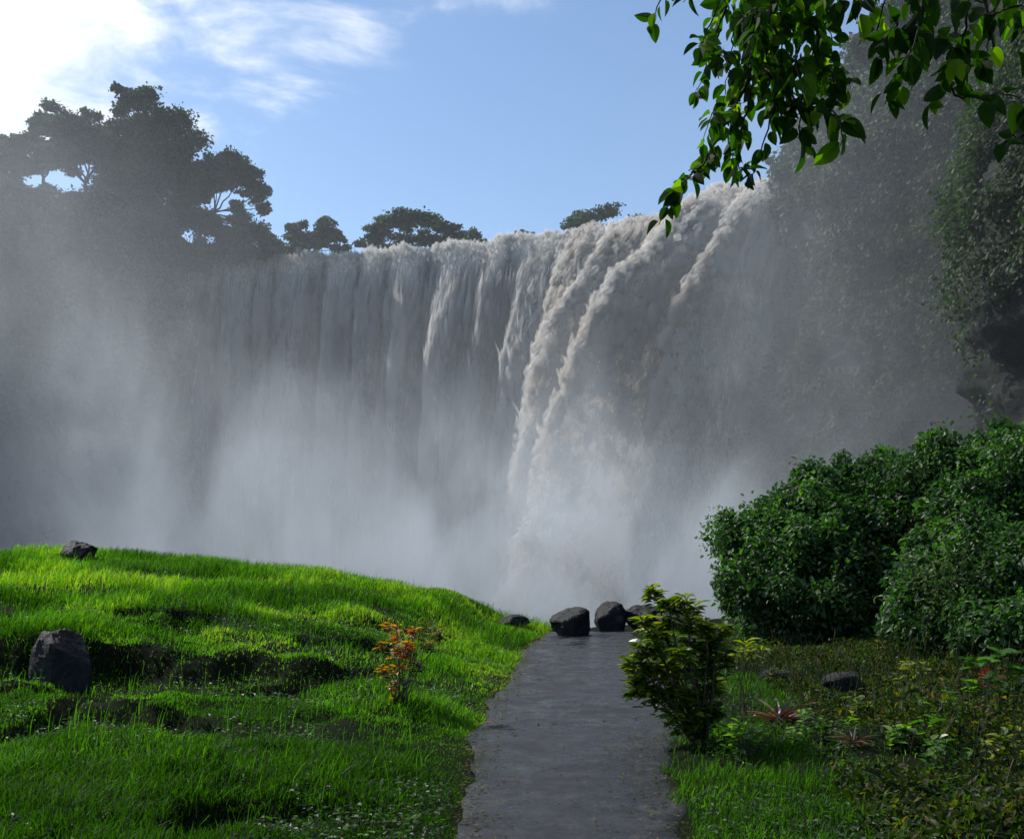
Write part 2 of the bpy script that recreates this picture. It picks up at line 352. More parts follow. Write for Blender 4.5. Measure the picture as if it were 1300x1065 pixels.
# the bank's hollow face is bare earth
yb = np.interp(X, [-14, -6, -4, -2.2, -1.0, 0], [10.2, 10.6, 11.3, 11.4, 12.6, 15])
yq = Y - yb + 1.7*(fbm(X*.7, Y*.7, 0, 4, 5)-.5)
face = (yq > -.75) & (yq < .14) & (X < -1.5)
pat = fbm(X*1.7, Y*1.7, 3, 4, 48)
keep &= ~face | (R.random(len(X)) < .28)
keep &= (R.random(len(X)) < .55 + .45*sstep(.36, .46, pat)) | (Y > 17)
X, Y, e, dens = X[keep], Y[keep], e[keep], dens[keep]
n = len(X)
tall = fbm(X*.7, Y*.7, 0, 3, 33)
h = (.05 + .11*R.random(n)) * (.45 + 1.5*sstep(.35, .7, tall)) * np.where(Y > 10.5, 1.15, .9) * (.6 + .4*sstep(0, .5, e))
blades(acc, X, Y, h, (.0035 + .0035*R.random(n))*(1 + Y*.05), .4 + .6*R.random(n), np.clip(.05 + .9*sstep(.25, .75, fbm(X*.9, Y*.9, 0, 4, 34)) + R.normal(0, .2, n) - .42*sstep(12.5, 8.5, Y), 0, 1))  # nearer blades coloured darker: painted shade in place of a tree's shadow
# tall wisps
X, Y = sample(5000, -13, 0.5, 6, 22, 1.01); X2, Y2 = R.uniform(-13, .6, 3500), R.uniform(17.5, 21.5, 3500); X = np.concatenate([X, X2]); Y = np.concatenate([Y, Y2]); k = xl(Y) - X > .2; X, Y = X[k], Y[k]; n = len(X)
blades(acc, X, Y, .16 + .16*R.random(n), np.full(n, .006), R.random(n), R.random(n)*.6)
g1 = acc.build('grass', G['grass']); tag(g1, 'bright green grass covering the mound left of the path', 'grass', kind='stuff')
acc = Acc()
X, Y = sample(330000, 1.0, 13.5, 4.3, 24, 1.5)
g = X - xr(Y); dens = fbm(X*.9, Y*.9, 0, 4, 36)
pr = np.where(g < 1.2, .8, .35) * sstep(.38, .6, dens) + .12
keep = (g > -.03 + .30*(fbm(X*3, Y*3, 0, 3, 37)-.5)) & (X < .60*Y + 1) & (R.random(len(X)) < pr)
X, Y, g = X[keep], Y[keep], g[keep]; n = len(X)
blades(acc, X, Y, (.03 + .09*R.random(n))*np.where(g < 1.2, 1.3, .75), .004 + .004*R.random(n), .4+.6*R.random(n), np.clip(np.where(g < 1.2, .22, .45) + .5*(fbm(X*1.5, Y*1.5, 0, 3, 39)-.5) + R.normal(0, .2, n), 0, 1))
tag(acc.build('grass', G['grass']), 'thin patchy grass between the path and the leafy bank on the right', 'grass', kind='stuff')
# small round weeds among the grass
acc = Acc()
X, Y = sample(80000, -10, 8, 5, 20, 1.3); k = ((xl(Y)-X > .05) | (X-xr(Y) > .05)) & ((fbm(X*1.1, Y*1.1, 0, 3, 41) > .5) | ((np.abs(Y-10.8) < 1.2) & (R.random(len(X)) < .5))) & (X > -.6*Y-1) & (X < .6*Y+1)
X, Y = X[k], Y[k]; n = len(X); pos = np.stack([X, Y, gh(X, Y) + .02 + .06*R.random(n)], 1)
d = R.normal(0, 1, (n, 3)); d[:, 2] = np.abs(d[:, 2])*.2; nr = R.normal(0, .35, (n, 3)); nr[:, 2] += 1
scatter(acc, L_BUSH, pos, d, nr, .02 + .03*R.random(n), R.random(n)**1.7)
tag(acc.build('ground_cover', G['weed']), 'small round leaved weeds growing through the grass', 'weeds', kind='stuff')

# ------------------------------------------------------------------ boulders
def boulder(name, label, px, py, Y, w, h, d=None, seed=0, group=None, cut=7, sink=.25, matk='rock'):
    """px,py = foot of the boulder in the photo; sizes in metres"""
    rng = np.random.default_rng(seed); d = d or w*.8
    th = np.linspace(0, np.pi, 34); ph = np.linspace(0, 2*np.pi, 56, endpoint=False)
    TH, PH = np.meshgrid(th, ph, indexing='ij')
    v = np.stack([np.sin(TH)*np.cos(PH), np.sin(TH)*np.sin(PH), np.cos(TH)], -1).reshape(-1, 3)
    r = np.full(len(v), 1.0)
    for i in range(cut + 6):                        # planar facets
        nn = rsph(1, rng)[0]; nn[2] *= .7; nn /= np.linalg.norm(nn); dd = rng.uniform(.62, .88)
        c = v @ nn; r = np.where(c > 1e-3, np.minimum(r, dd/np.maximum(c, 1e-3)), r)
    r *= 1 + .28*(fbm(v[:, 0]*2+seed, v[:, 1]*2, v[:, 2]*2, 4, seed)-.5) + .07*(fbm(v[:, 0]*7+seed, v[:, 1]*7, v[:, 2]*7, 3, seed)-.5)
    V = v*r[:, None]*np.array([w/2/.85, d/2/.85, h/(2-sink)/.85*1.05])
    p = at(px, py, Y); base = np.array([p[0], p[1], gh(p[0], p[1])])
    V[:, 2] += h/(2-sink)*(1-sink)
    n2 = len(ph); q = []
    for i in range(len(th)-1):
        for j in range(n2):
            k = (j+1) % n2; q.append((i*n2+j, (i+1)*n2+j, (i+1)*n2+k, i*n2+k))
    me_o = mesh_obj(name, V, np.array(q), G[matk], smooth=False); me_o.location = base
    return tag(me_o, label, 'boulder', group)
boulder('boulder', 'large dark boulder sunk in the grass at the left edge of the mound', 80, 858, 10.5, .56, .62, seed=3, sink=.4)
boulder('boulder', 'pale topped rock poking over the grassy crest against the spray', 97, 705, 19.5, .66, .32, seed=11, sink=.5)
boulder('boulder', 'black angular boulder with shaded overhang at the far end of the path', 727, 805, 21.0, .88, .60, seed=41, cut=5)
boulder('boulder', 'flat topped dark boulder behind and right of the black one at the path end', 776, 804, 22.8, .80, .62, seed=27)
boulder('boulder', 'low dark rock beside the flat topped boulder near the overlook', 818, 806, 23.0, .9, .50, seed=9)
boulder('boulder', 'low grey stone just in front of the leafy bank where the path ends', 862, 806, 22.6, .9, .45, seed=14)
boulder('boulder', 'small pale wet stone at the foot of the leafy bank', 920, 804, 20.8, .4, .22, seed=15)
boulder('boulder', 'larger dark rock half buried in the clearing right of the path', 1072, 878, 11.6, .5, .22, seed=17)
boulder('boulder', 'low small stone in the clearing left of the half buried rock', 985, 860, 13.4, .45, .12, seed=19)
boulder('boulder', 'small dark rock where the grassy mound meets the far end of the path', 652, 776, 22.0, .62, .26, seed=21)

# ------------------------------------------------------------------ waterfall
LP = [(240,346,108.2),(300,330,107.5),(350,325,107),(450,322,105.5),(520,314,104),(600,309,102.5),(700,298,100),(760,287,97.5),(830,280,94.5),(870,264,92),(930,245,88.5),(975,237,86.2),(1010,232,84.5),(1045,225,82.5)]
LPW = np.array([at(*p) for p in LP]); cum = np.concatenate([[0], np.cumsum(np.linalg.norm(np.diff(LPW[:, :2], axis=0), axis=1))])
def lip(s): return np.stack([np.interp(s, cum, LPW[:, i]) for i in range(3)], -1)
pxs = np.array([p[0] for p in LP], float)
NU, NV = 1300, 560
s = np.linspace(0, cum[-1], NU); Lp = lip(s)
ker = np.hanning(61); ker /= ker.sum()
for i in range(3):
    Lp[:, i] = np.convolve(np.pad(Lp[:, i], 30, mode='reflect', reflect_type='odd'), ker, 'valid')
pxu = np.interp(s, cum, pxs)
T = np.gradient(Lp[:, :2], axis=0); T /= np.linalg.norm(T, axis=1)[:, None]
NR = np.stack([T[:, 1], -T[:, 0]], 1)                        # points at the camera
big = sstep(430, 800, pxu) * (1 - sstep(972, 1008, pxu))
OD = NR*(1-big)[:, None] + np.array([-.80, -.60])*big[:, None]; OD /= np.linalg.norm(OD, axis=1)[:, None]
TM = np.interp(pxu, [240, 520, 600, 700, 760, 800, 813, 838, 885, 903, 927, 945, 960, 970, 979, 992, 1015, 1045], [4, 5, 7, 8.5, 10.5, 12, 16, 12.8, 13.5, 16, 23.8, 22, 17, 14, 17.5, 11, 6, 3])
ker2 = np.hanning(9); ker2 /= ker2.sum(); TM = np.convolve(np.pad(TM, 4, mode='edge'), ker2, 'valid')
tv = np.linspace(-.10, 1, NV)                               # <0: river surface above the lip
drop = np.where(tv > 0, 52*np.clip(tv, 0, 1)**1.35, 0)
lipn = (fbm(s*.55, 0, 0, 4, 51)-.5)                        # uneven crest
D = drop[None, :] * np.ones((NU, 1)); SS = s[:, None]*np.ones((1, NV))
# streams slowly wander sideways as they fall
flow = SS + .9*(fbm(SS*.22, D*.03, 0, 3, 52)-.5)*sstep(2, 25, D)
rid = fbm(flow*.33, D*.012, 0, 4, 53, .55); rid2 = fbm(flow*1.3, D*.05, 3, 4, 54, .6); fine = fbm(flow*3.6 + .8*fbm(SS*.8, D*.2, 0, 2, 90), D*.15, 0, 4, 55, .58)
pulse = fbm(flow*.55, D*.17 , 1.7, 5, 56, .55)
def turb(x, y, z, o, sd):
    a, t, n = 1.0, 0.0, 0.0
    for i in range(o):
        f = 2.1**i; t = t + a*np.abs(2*vnoise(x*f + 7.7*i, y*f + 3.1*i, z*f, sd+i)-1); n += a; a *= .55
    return t/n
wx = fbm(flow*.5, D*.12, 4, 3, 71)*1.2
fluff = fbm(flow*2.3, D*1.1, 0, 5, 79, .65)
grain = turb(flow*1.9, D*.55, 0.0, 4, 77)
bil = turb(flow*.62 + wx, D*.15 + wx, 0.0, 5, 57)            # puffs with creases between them
blot = fbm(flow*1.5, D*.3, 2, 4, 72, .6)
def ridge(c, wl, wr):
    x = pxu - c; return np.where(x < 0, np.exp(-(x/wl)**2), np.exp(-(x/wr)**2))
R1 = (ridge(925, 9, 30)*2.9 + ridge(862, 10, 28)*0.6 + ridge(812, 9, 22)*2.3 + ridge(748, 9, 25)*1.5 + ridge(975, 7, 16)*2.2 + ridge(690, 8, 26)*.8
      + ridge(640, 8, 20)*.7 + ridge(575, 9, 26)*.9 + ridge(522, 8, 16)*.8 + ridge(470, 6, 14)*.7 + ridge(425, 6, 13)*.8 + ridge(385, 6, 14)*.6 + ridge(340, 7, 12)*.7 + ridge(300, 6, 12)*.5)
R1 = R1[:, None]
grow = sstep(0, 14, D)
act = sstep(640, 840, pxu)[:, None]*(1-sstep(960, 1010, pxu))[:, None]
out = TM[:, None]*(D/50)**.6*(D > 0)
out += grow*(R1*1.5 + 3.0*(rid-.5) + 1.1*(rid2-.5)*1.2) + (.3+.7*grow)*(.35*(fine-.5)) + grow*act*(1.5*(bil-.35)*(.3+.7*sstep(0, 1.2, R1+.4)) + 1.2*(grain-.35) + 1.1*(fluff-.5)) + grow*(1-act)*(.25*(grain-.35) + .45*(fluff-.5)) + (1-act)*grow*.7*(pulse-.5)
ups = np.where(tv < 0, tv*60, 0)[None, :]                    # upstream distance
out = out + ups
P = np.zeros((NU, NV, 3))
P[:, :, 0] = Lp[:, 0:1] + OD[:, 0:1]*out; P[:, :, 1] = Lp[:, 1:2] + OD[:, 1:2]*out
rnd_lip = .9*sstep(1.5, 0, np.abs(D))*0
P[:, :, 2] = Lp[:, 2:3] - D + (1.4*lipn[:, None] + .35*R1.clip(0, 1.5) + .5*(rid2-.5) + .45*(fine-.5))*sstep(8, 0, D) - ups*-.05 - .0*rnd_lip
side = grow*.5*(fbm(flow*.6, D*.3, 9, 3, 58)-.5)
P[:, :, 0] += T[:, 0:1]*side; P[:, :, 1] += T[:, 1:2]*side
thick = np.interp(pxu, [240, 290, 330, 400, 470, 560, 650, 720, 800, 960, 1000, 1045], [.36, .46, .48, .48, .50, .52, .56, .70, .86, .90, .66, .38])[:, None]
foam = thick + .55*(rid2-.5)*1.5 + .9*(rid-.5) + .65*(fine-.5) + .28*np.clip(R1, 0, 1.5) + .35*sstep(4.0, 0, D) - .22*sstep(2, 12, D)*(1-sstep(700, 830, pxu))[:, None]
foam += (.35+.55*act)*(blot-.5) + act*(1.1*(bil-.33) + .38*np.clip(R1, 0, 1.6)) + (.25+.55*act)*(grain-.33) + (.3+.5*act)*(fluff-.5) - .3*(1-act)*(fine-.5) - .3*sstep(262, 240, pxu)[:, None]
foam = np.clip(foam, 0, 1)
silt = np.clip(.12 + .18*act*np.clip(R1, 0, 1) + .6*act*(pulse - .25) + 1.0*act*(.42-bil), 0, 1)
i = (np.arange(NU-1)[:, None]*NV + np.arange(NV-1)[None]).ravel()
Q = np.stack([i, i+1, i+NV+1, i+NV], 1)
# ragged falling clumps of white water riding on the sheet
OCT = np.array([(1,0,0),(0,1,0),(-1,0,0),(0,-1,0),(0,0,1),(0,0,-1)], float)
OF = np.array([(0,1,4),(1,2,4),(2,3,4),(3,0,4),(1,0,5),(2,1,5),(3,2,5),(0,3,5)])
rg = np.random.default_rng(55)
def clumps(n, lo, hi, wgt, w0, w1, l0, l1, off):
    a = rg.integers(0, NU-1, n*5); b = rg.integers(int(.10*NV), NV-2, n*5)
    k = rg.random(n*5) < wgt[a, b]; a, b = a[k][:n], b[k][:n]; n = len(a)
    p = P[a, b] + rg.normal(0, .12, (n, 3)); o = off[a, b]*rg.random(n)
    p[:, 0] += OD[a, 0]*o; p[:, 1] += OD[a, 1]*o
    fl = P[a, np.minimum(b+3, NV-1)] - P[a, b]; fl /= np.linalg.norm(fl, axis=1)[:, None] + 1e-6
    x = np.cross(fl, rsph(n, rg)); x /= np.linalg.norm(x, axis=1)[:, None]; y = np.cross(fl, x)
    w_ = rg.uniform(w0, w1, n)**1.0; l_ = w_*rg.uniform(l0, l1, n)
    V = OCT[None, :, 0:1]*x[:, None]*w_[:, None, None] + OCT[None, :, 1:2]*y[:, None]*w_[:, None, None] + OCT[None, :, 2:3]*fl[:, None]*l_[:, None, None] + p[:, None]
    Fc = OF[None] + (np.arange(n)*6)[:, None, None]
    return V.reshape(-1, 3), Fc.reshape(-1, 3), np.repeat(np.clip(foam[a, b] + .22 + rg.normal(0, .10, n), 0, 1), 6), np.repeat(np.clip(silt[a, b] + rg.normal(0, .15, n), 0, 1), 6)
lead = np.clip(R1, 0, 1)*np.ones((1, NV))
wr = act*sstep(1, 4, D)*(.3 + .7*lead)*sstep(.15, .7, blot)*(1 - .75*sstep(16, 32, D))
wl = (1-act)*sstep(3, 7, D)*(.10 + .9*sstep(.35, .8, foam))*sstep(.35, .6, blot)
wt = sstep(3.5, .3, D)*sstep(.3, .6, foam)*np.ones((NU, NV))
G3 = [clumps(60000, 0, 1, wr, .12, .42, 1.2, 3.0, .2 + 1.2*lead*act), clumps(40000, 0, 1, wl, .08, .24, 5, 12, .3*np.ones((NU, NV))), clumps(15000, 0, 1, wt, .06, .22, 1, 2.5, .5*np.ones((NU, NV)))]
VV, FF, A1, A2, nb_ = [P.reshape(-1, 3)], [], [foam.ravel()], [silt.ravel()], NU*NV
for v_, f_, a_, b_ in G3: VV.append(v_); FF.append(f_ + nb_); A1.append(a_); A2.append(b_); nb_ += len(v_)
wf = mesh_obj('waterfall', np.concatenate(VV), [Q, np.concatenate(FF)], G['fall'], smooth=True, attrs={'foam': np.concatenate(A1), 'silt': np.concatenate(A2), 'soft': np.concatenate([np.zeros(NU*NV), np.full(nb_-NU*NV, .76)])})
tag(wf, 'wide white waterfall pouring over the curved cliff into spray', 'waterfall')

# ------------------------------------------------------------------ cliffs (one wall that rings the gorge)
CL = [(-62,18,8),(-58,40,30),(-55,60,34),(-51,78,36),(-47,92,36.5),(-42,102,38.3),(-37.5,107.5,37.6),(-34,109.5,35.2)]
CL += [(p[0]+.3, p[1]+1.6, p[2]-.9) for p in LPW[1:12]]
CL += [(24.0,84.8,37.5),(26.5,79.5,41),(29.2,72,44.5),(31.5,64,46),(30.5,58,45),(26.5,53.5,43),(22.6,49.5,41),(21.6,45.5,40),(24,39,39),(30,31,37),(42,24,34),(60,18,30)]
CL = np.array(CL); cc = np.concatenate([[0], np.cumsum(np.linalg.norm(np.diff(CL[:, :2], axis=0), axis=1))])
NU, NV = 900, 260
s = np.linspace(0, cc[-1], NU); C = np.stack([np.interp(s, cc, CL[:, i]) for i in range(3)], -1)
ker = np.hanning(15); ker /= ker.sum()
for i in range(3): C[:, i] = np.convolve(np.pad(C[:, i], 7, mode='edge'), ker, 'valid')
T = np.gradient(C[:, :2], axis=0); T /= np.linalg.norm(T, axis=1)[:, None]; NR = np.stack([T[:, 1], -T[:, 0]], 1)
t = np.linspace(0, 1, NV)
SS = s[:, None]*np.ones((1, NV)); ZZ = C[:, 2:3] + (-20 - C[:, 2:3])*t[None]
behind = ((s > np.interp(7, range(len(cc)), cc)) & (s < np.interp(19, range(len(cc)), cc))).astype(float)
behind = np.convolve(np.pad(behind, 12, mode='edge'), np.ones(25)/25, 'valid')[:, None]
led = fbm(SS*.09, ZZ*.16, 0, 5, 61, .55); led2 = fbm(SS*.5, ZZ*.7, 0, 4, 62, .6)
rightside = sstep(np.interp(20, range(len(cc)), cc), np.interp(23, range(len(cc)), cc), s)[:, None]
dsp = (5.5*(led-.5) + 2.2*(led2-.5))*(1-behind) + behind*.6*(led2-.5)
dsp += -(ZZ.clip(14, 99)-14)*.16*rightside + (12-ZZ).clip(0, 40)*.05*rightside
dsp += (1-rightside)*(1-behind)*(C[:, 2:3]-ZZ)*.22
X = C[:, 0:1] + NR[:, 0:1]*dsp; Yc = C[:, 1:2] + NR[:, 1:2]*dsp
Zc = ZZ + 1.0*(fbm(SS*.3, 0, 0, 4, 63)-.5)*(1-behind)
cliffP = np.stack([X, Yc, Zc], -1)
# plateau behind the rim
back = []
for k, (dist, dz) in enumerate([(70, 3), (30, 2.5), (8, 1.2)]):
    b = cliffP[:, 0].copy(); b[:, :2] -= NR*dist*np.where(behind > .5, 1, 1); b[:, 2] += np.where(behind[:, 0] > .5, -.8, dz)
    back.append(b[:, None])
cliffA = np.concatenate(back + [cliffP], 1); nv = cliffA.shape[1]
i = (np.arange(NU-1)[:, None]*nv + np.arange(nv-1)[None]).ravel()
Q = np.stack([i, i+1, i+nv+1, i+nv], 1)
tag(mesh_obj('terrain', cliffA.reshape(-1, 3), Q, G['cliffrock'], smooth=True), 'dark rocky gorge wall ringing the waterfall', 'gorge wall', kind='structure')

# ------------------------------------------------------------------ vegetation on the gorge walls
def cliff_veg(s0, s1, t0, t1, n, label, size, dens_s, bare=None, seed=70, hang=.8):
    acc = Acc(); rng = np.random.default_rng(seed)
    si = rng.uniform(s0, s1, n); ti = rng.uniform(t0, t1, n)
    iu = np.clip((si/cc[-1]*(900-1)).astype(int), 0, 899); iv = np.clip((ti*(NV-1)).astype(int), 0, NV-1)
    P = cliffP[iu, iv]; nrm = np.concatenate([NR[iu], np.full((n, 1), .3)], 1)
    m = fbm(P[:, 1]*.45 + P[:, 0]*.3, P[:, 2]*.10, 0, 4, seed)
    m2 = m + .0
    if bare is not None: m2 = m2 - bare(P)
    k = rng.random(n) < sstep(dens_s, dens_s+.10, m2)
    P, nrm, m = P[k], nrm[k], m[k]; n = len(P)
    outw = (.1 + 3.6*np.clip(fbm(P[:, 1]*.9, P[:, 2]*.25, P[:, 0]*.5, 3, seed+3)-.25, 0, 1)*rng.random(n))[:, None]
    P = P + nrm*outw + rng.normal(0, .15, (n, 3))
    d = nrm*.5 + rng.normal(0, .5, (n, 3)); d[:, 2] -= hang
    nr = nrm + rng.normal(0, .45, (n, 3))
    scatter(acc, L_FAR, P, d, nr, size*rng.uniform(.6, 1.4, n), np.clip(m*1.1 - .1 + rng.normal(0, .2, n), 0, 1))
    return tag(acc.build('cliff_vegetation', G['cliffveg']), label, 'vegetation', kind='stuff')
sR = cc[18]
def bare_r(P):   # wet bare rock on the near buttress
    return .30*np.exp(-((P[:, 2]-9)/5.5)**2)*(P[:, 1] < 56) + .25*(P[:, 2] < 5)*(P[:, 1] < 56)
cliff_veg(sR, cc[24], 0, .75, 130000, 'hanging green creepers on the misty gorge wall right of the falls', .34, .29, None, 70)
cliff_veg(cc[24], cc[28], .2, 1, 120000, 'creepers around the wet black rock face at the right edge', .24, .42, bare_r, 75)
cliff_veg(cc[1], cc[7], 0, .9, 70000, 'dense dark scrub on the steep slope left of the falls', .42, .30, None, 80)

# ------------------------------------------------------------------ trees
def tree(name, label, Y, base, clumps, nl, size, trunk_r, group=None, seed=1, dens=1.0, depth=.8, k='tree', cat='tree'):
    """base (px,py) and clumps [(px,py,rx,ry)] as measured in the photo, Y its distance; built at real size"""
    rng = np.random.default_rng(seed); b = at(base[0], base[1], Y); root = empty(name, b); tag(root, label, cat, group)
    fa, ta = Acc(), Acc(); u = Y/F
    cs = []
    for (px, py, rx, ry) in clumps:
        c = at(px, py, Y); c[1] += rng.normal(0, depth*rx*u*.6); rr = np.array([rx*u, (rx+ry)/2*u*depth, ry*u]); cs.append((c, rr))
    top = np.mean([c for c, _ in cs], axis=0)
    fork = b + (top-b)*np.array([.25, .25, .35])
    tube(ta, bez(b - np.array([0, 0, 1.0]), fork, 0, 6, .03*trunk_r), np.linspace(trunk_r*1.3, trunk_r*.8, 6), 9)
    area = sum((r[0]*r[2]) for _, r in cs)
    for c, rr in cs:
        P = bez(fork, c, rng.uniform(-.3, .1)*rr[2], 7, .06*rr[2], rng); tube(ta, P, np.linspace(trunk_r*.55, trunk_r*.12, 7), 6)
        ns = max(4, int(15*dens))
        for j in range(ns):                                # twiggy sub-clumps break up the outline
            v = rsph(1, rng)[0]; sc_ = c + v*rr*rng.uniform(.2, 1.1); r2 = rr*rng.uniform(.2, .5)*np.array([1.15, 1, .8])
            tube(ta, bez(c, sc_, 0, 4), np.linspace(trunk_r*.12, trunk_r*.04, 4), 4)
            clump_leaves(fa, sc_, r2, int(nl*dens*(rr[0]*rr[2])/area/ns), size, L_FAR, .1, .3, rng, rng.uniform(.2, .8), .2)
    fa.build('crown', G[k], root); ta.build('trunk', G['bark'], root, True)
    return root
TG = 'trees on the rim above the falls'
tree('broadleaf_tree', 'tallest broad crowned tree on the rim left of the falls', 104, (190, 262), [(185,220,60,30),(170,245,50,20),(240,245,30,18),(180,135,28,20),(215,150,28,24),(160,165,30,26),(200,185,48,34),(235,190,26,30),(165,215,38,26),(215,228,45,22),(250,225,22,26),(140,190,22,28)], 60000, .36, .38, TG, 1)
tree('broadleaf_tree', 'leaning tree with open round crown right of the tallest one', 104, (262, 288), [(290,205,24,18),(310,225,24,18),(328,248,17,14),(285,235,22,20),(332,262,9,8),(300,262,13,9),(272,215,15,20)], 17000, .32, .18, TG, 2)
tree('broadleaf_tree', 'feathery pale tree second from the left edge on the rim', 106, (110, 262), [(100,148,18,18),(85,165,22,20),(115,165,22,20),(100,190,34,20),(130,200,22,26),(75,195,26,18),(105,215,40,16),(140,175,18,18)], 26000, .34, .22, TG, 3)
tree('broadleaf_tree', 'small crowned tree beside the feathery one near the left edge', 106, (55, 250), [(55,160,17,14),(42,178,20,16),(65,185,22,16),(50,205,24,14)], 15000, .34, .2, TG, 4)
tree('broadleaf_tree', 'low tree at the far left edge of the rim', 103, (12, 250), [(20,185,20,13),(2,195,22,16),(25,210,26,16),(-20,205,24,20),(5,225,30,14)], 16000, .34, .22, TG, 5)
BG = 'bushes along the rim beside the falls'
def rim_bush(label, Y, base, clumps, nl, seed): tree('shrub', label, Y, base, clumps, nl, .3, .12, BG, seed, 1.0, 1.0, 'tree', 'bush')
rim_bush('wide dark thicket under the tallest tree on the rim', 105, (200, 300), [(150,265,40,20),(195,262,45,20),(240,268,34,22),(210,290,60,22),(270,288,28,18),(160,295,50,22)], 30000, 11)
rim_bush('low dark thicket on the rim under the feathery trees', 103, (70, 290), [(20,245,34,18),(70,240,36,14),(110,250,32,16),(50,270,50,24),(100,280,44,22),(0,275,40,24)], 28000, 12)
rim_bush('sloping shrub between the tree thicket and the left end of the falls', 105, (315, 325), [(290,295,26,18),(320,300,24,16),(340,312,20,14),(300,318,30,14),(262,312,28,16)], 16000, 13)
rim_bush('long low thicket hanging over the left end of the falls lip', 108.5, (330, 340), [(262,322,22,14),(290,320,26,13),(320,318,26,12),(350,318,22,10),(245,336,20,12),(265,338,16,9),(230,318,30,22),(225,345,16,14)], 20000, 20)
rim_bush('spiky topped shrub at the left end of the falls lip', 106, (338, 320), [(335,298,12,12),(345,308,12,9),(325,306,12,10)], 4500, 14)
rim_bush('twin peaked shrub standing above the left part of the lip', 107, (400, 326), [(380,298,15,13),(415,292,12,13),(425,300,13,10),(395,308,24,11),(430,316,13,7),(370,315,12,8)], 11000, 15)
tree('umbrella_tree', 'flat topped spreading tree on the rim above the middle of the falls', 110, (515, 330), [(500,278,26,10),(545,275,18,9),(520,290,34,10),(565,290,20,7),(480,290,20,10),(470,305,17,10),(540,302,34,9),(500,308,30,10),(580,300,14,6)], 20000, .3, .22, TG, 6)
rim_bush('small pointed bush right of the flat topped tree', 108, (603, 312), [(603,299,9,7),(595,305,12,5),(612,306,8,5)], 1500, 16)
rim_bush('tiny low bush on the lip halfway along the falls', 106, (662, 302), [(660,297,9,5),(672,300,9,4)], 900, 17)
rim_bush('rounded bush showing over the lip left of the brown torrent', 104, (760, 292), [(745,277,19,9),(772,272,18,8),(758,283,32,8),(730,288,20,6)], 4500, 18)
rim_bush('low scrub showing over the lip right of the rounded bush', 100, (812, 285), [(810,279,10,4),(800,283,10,4)], 900, 19)
for j, (px, py, Y, lab) in enumerate([(1000, 205, 84, 'leafy shrub on the rim where the falls meet the right wall'), (1030, 165, 82, 'shrub on the rising rim just above the right end of the falls'), (1065, 105, 79, 'taller shrub higher up the rim right of the falls'), (1105, 45, 74, 'shrub high on the right rim behind the overhanging twigs')]):
    rim_bush(lab, Y, (px+8, py+30), [(px, py, 22, 16), (px+18, py-12, 20, 16), (px-8, py+18, 18, 14), (px+26, py+14, 22, 20)], 6000, 30+j)

# ------------------------------------------------------------------ big leafy bushes on the right
def big_bush(name, label, foot, blobs, nl, size, seed, T=L_BUSH, k='bush', stems=14):
    """blobs: [(px,py,Y,rx,ry,rz)] radii in metres"""
    rng = np.random.default_rng(seed); b = at(foot[0], 0, foot[1]); b[2] = gh(b[0], b[1]); root = empty(name, b); tag(root, label, 'bush', 'leafy bushes of the right bank')
    fa, st = Acc(), Acc(); area = sum(x[3]*x[5] for x in blobs)
    for (px, py, Y, rx, ry, rz) in blobs:
        c = at(px, py, Y); rad = np.array([rx, ry, rz]); n = int(nl*rx*rz/area); ns = max(8, int(26*rx*rz))
        v = rsph(ns, rng)
        v[:, 1] = np.where(rng.random(ns) < .6, -np.abs(v[:, 1]), v[:, 1])
        for j in range(ns):
            s_ = c + v[j]*rad*rng.uniform(.6, 1.3); s_[2] = max(s_[2], gh(s_[0], s_[1])+.1)
            clump_leaves(fa, s_, rng.uniform(.16, .42), int(n*.75/ns), size*rng.uniform(.65, 1.25), T, .3, .35, rng, rng.uniform(.1, .85), .2)
        n2 = int(n*.25); v2 = rsph(n2, rng); pos = c + v2*rad*rng.uniform(.55, .95, n2)[:, None]
        scatter(fa, T, pos, v2*.5 + rng.normal(0, .6, (n2, 3)), v2 + rng.normal(0, .4, (n2, 3)), size*1.2, rng.random(n2)*.5)
        for j in range(stems//len(blobs)+1):
            q = b + rng.normal(0, .25, 3)*np.array([1, 1, 0]) - np.array([0, 0, .1])
            tube(st, bez(q, c + rsph(1, rng)[0]*rad*.7, .3, 7, .05, rng), np.linspace(.035, .01, 7), 6)
    fa.build('foliage', G[k], root); st.build('stem', G['bark'], root, True)
    return root
big_bush('bush', 'spreading bush at the left end of the leafy bank above the stones', (990, 20.2), [(975,700,20.0,.95,.8,.75),(1010,660,20.5,.9,.8,.8),(960,745,19.4,.85,.7,.6),(1045,720,19.2,.9,.8,.9),(1020,770,18.6,1.0,.6,.5),(940,690,20.2,.5,.5,.4)], 44000, .105, 101)
big_bush('bush', 'broad rounded bush in the middle of the leafy bank', (1130, 20.5), [(1080,650,20.5,1.1,.9,.75),(1130,620,21,1.1,.9,.8),(1110,700,19.6,1.0,.8,.9),(1165,660,19.5,1.0,.8,.8),(1060,620,21.5,.8,.8,.5),(1100,770,18.8,1.0,.6,.6)], 50000, .105, 102)
big_bush('bush', 'tallest dense bush rising to the right edge of the frame', (1245, 18.5), [(1200,610,19.0,.9,.8,.7),(1250,595,19.0,1.0,.9,.75),(1300,590,18.5,1.0,.9,.8),(1240,660,17.8,1.0,.8,.8),(1300,660,17.0,1.0,.8,1.0),(1340,620,18,1.1,.9,1.1)], 54000, .105, 103)
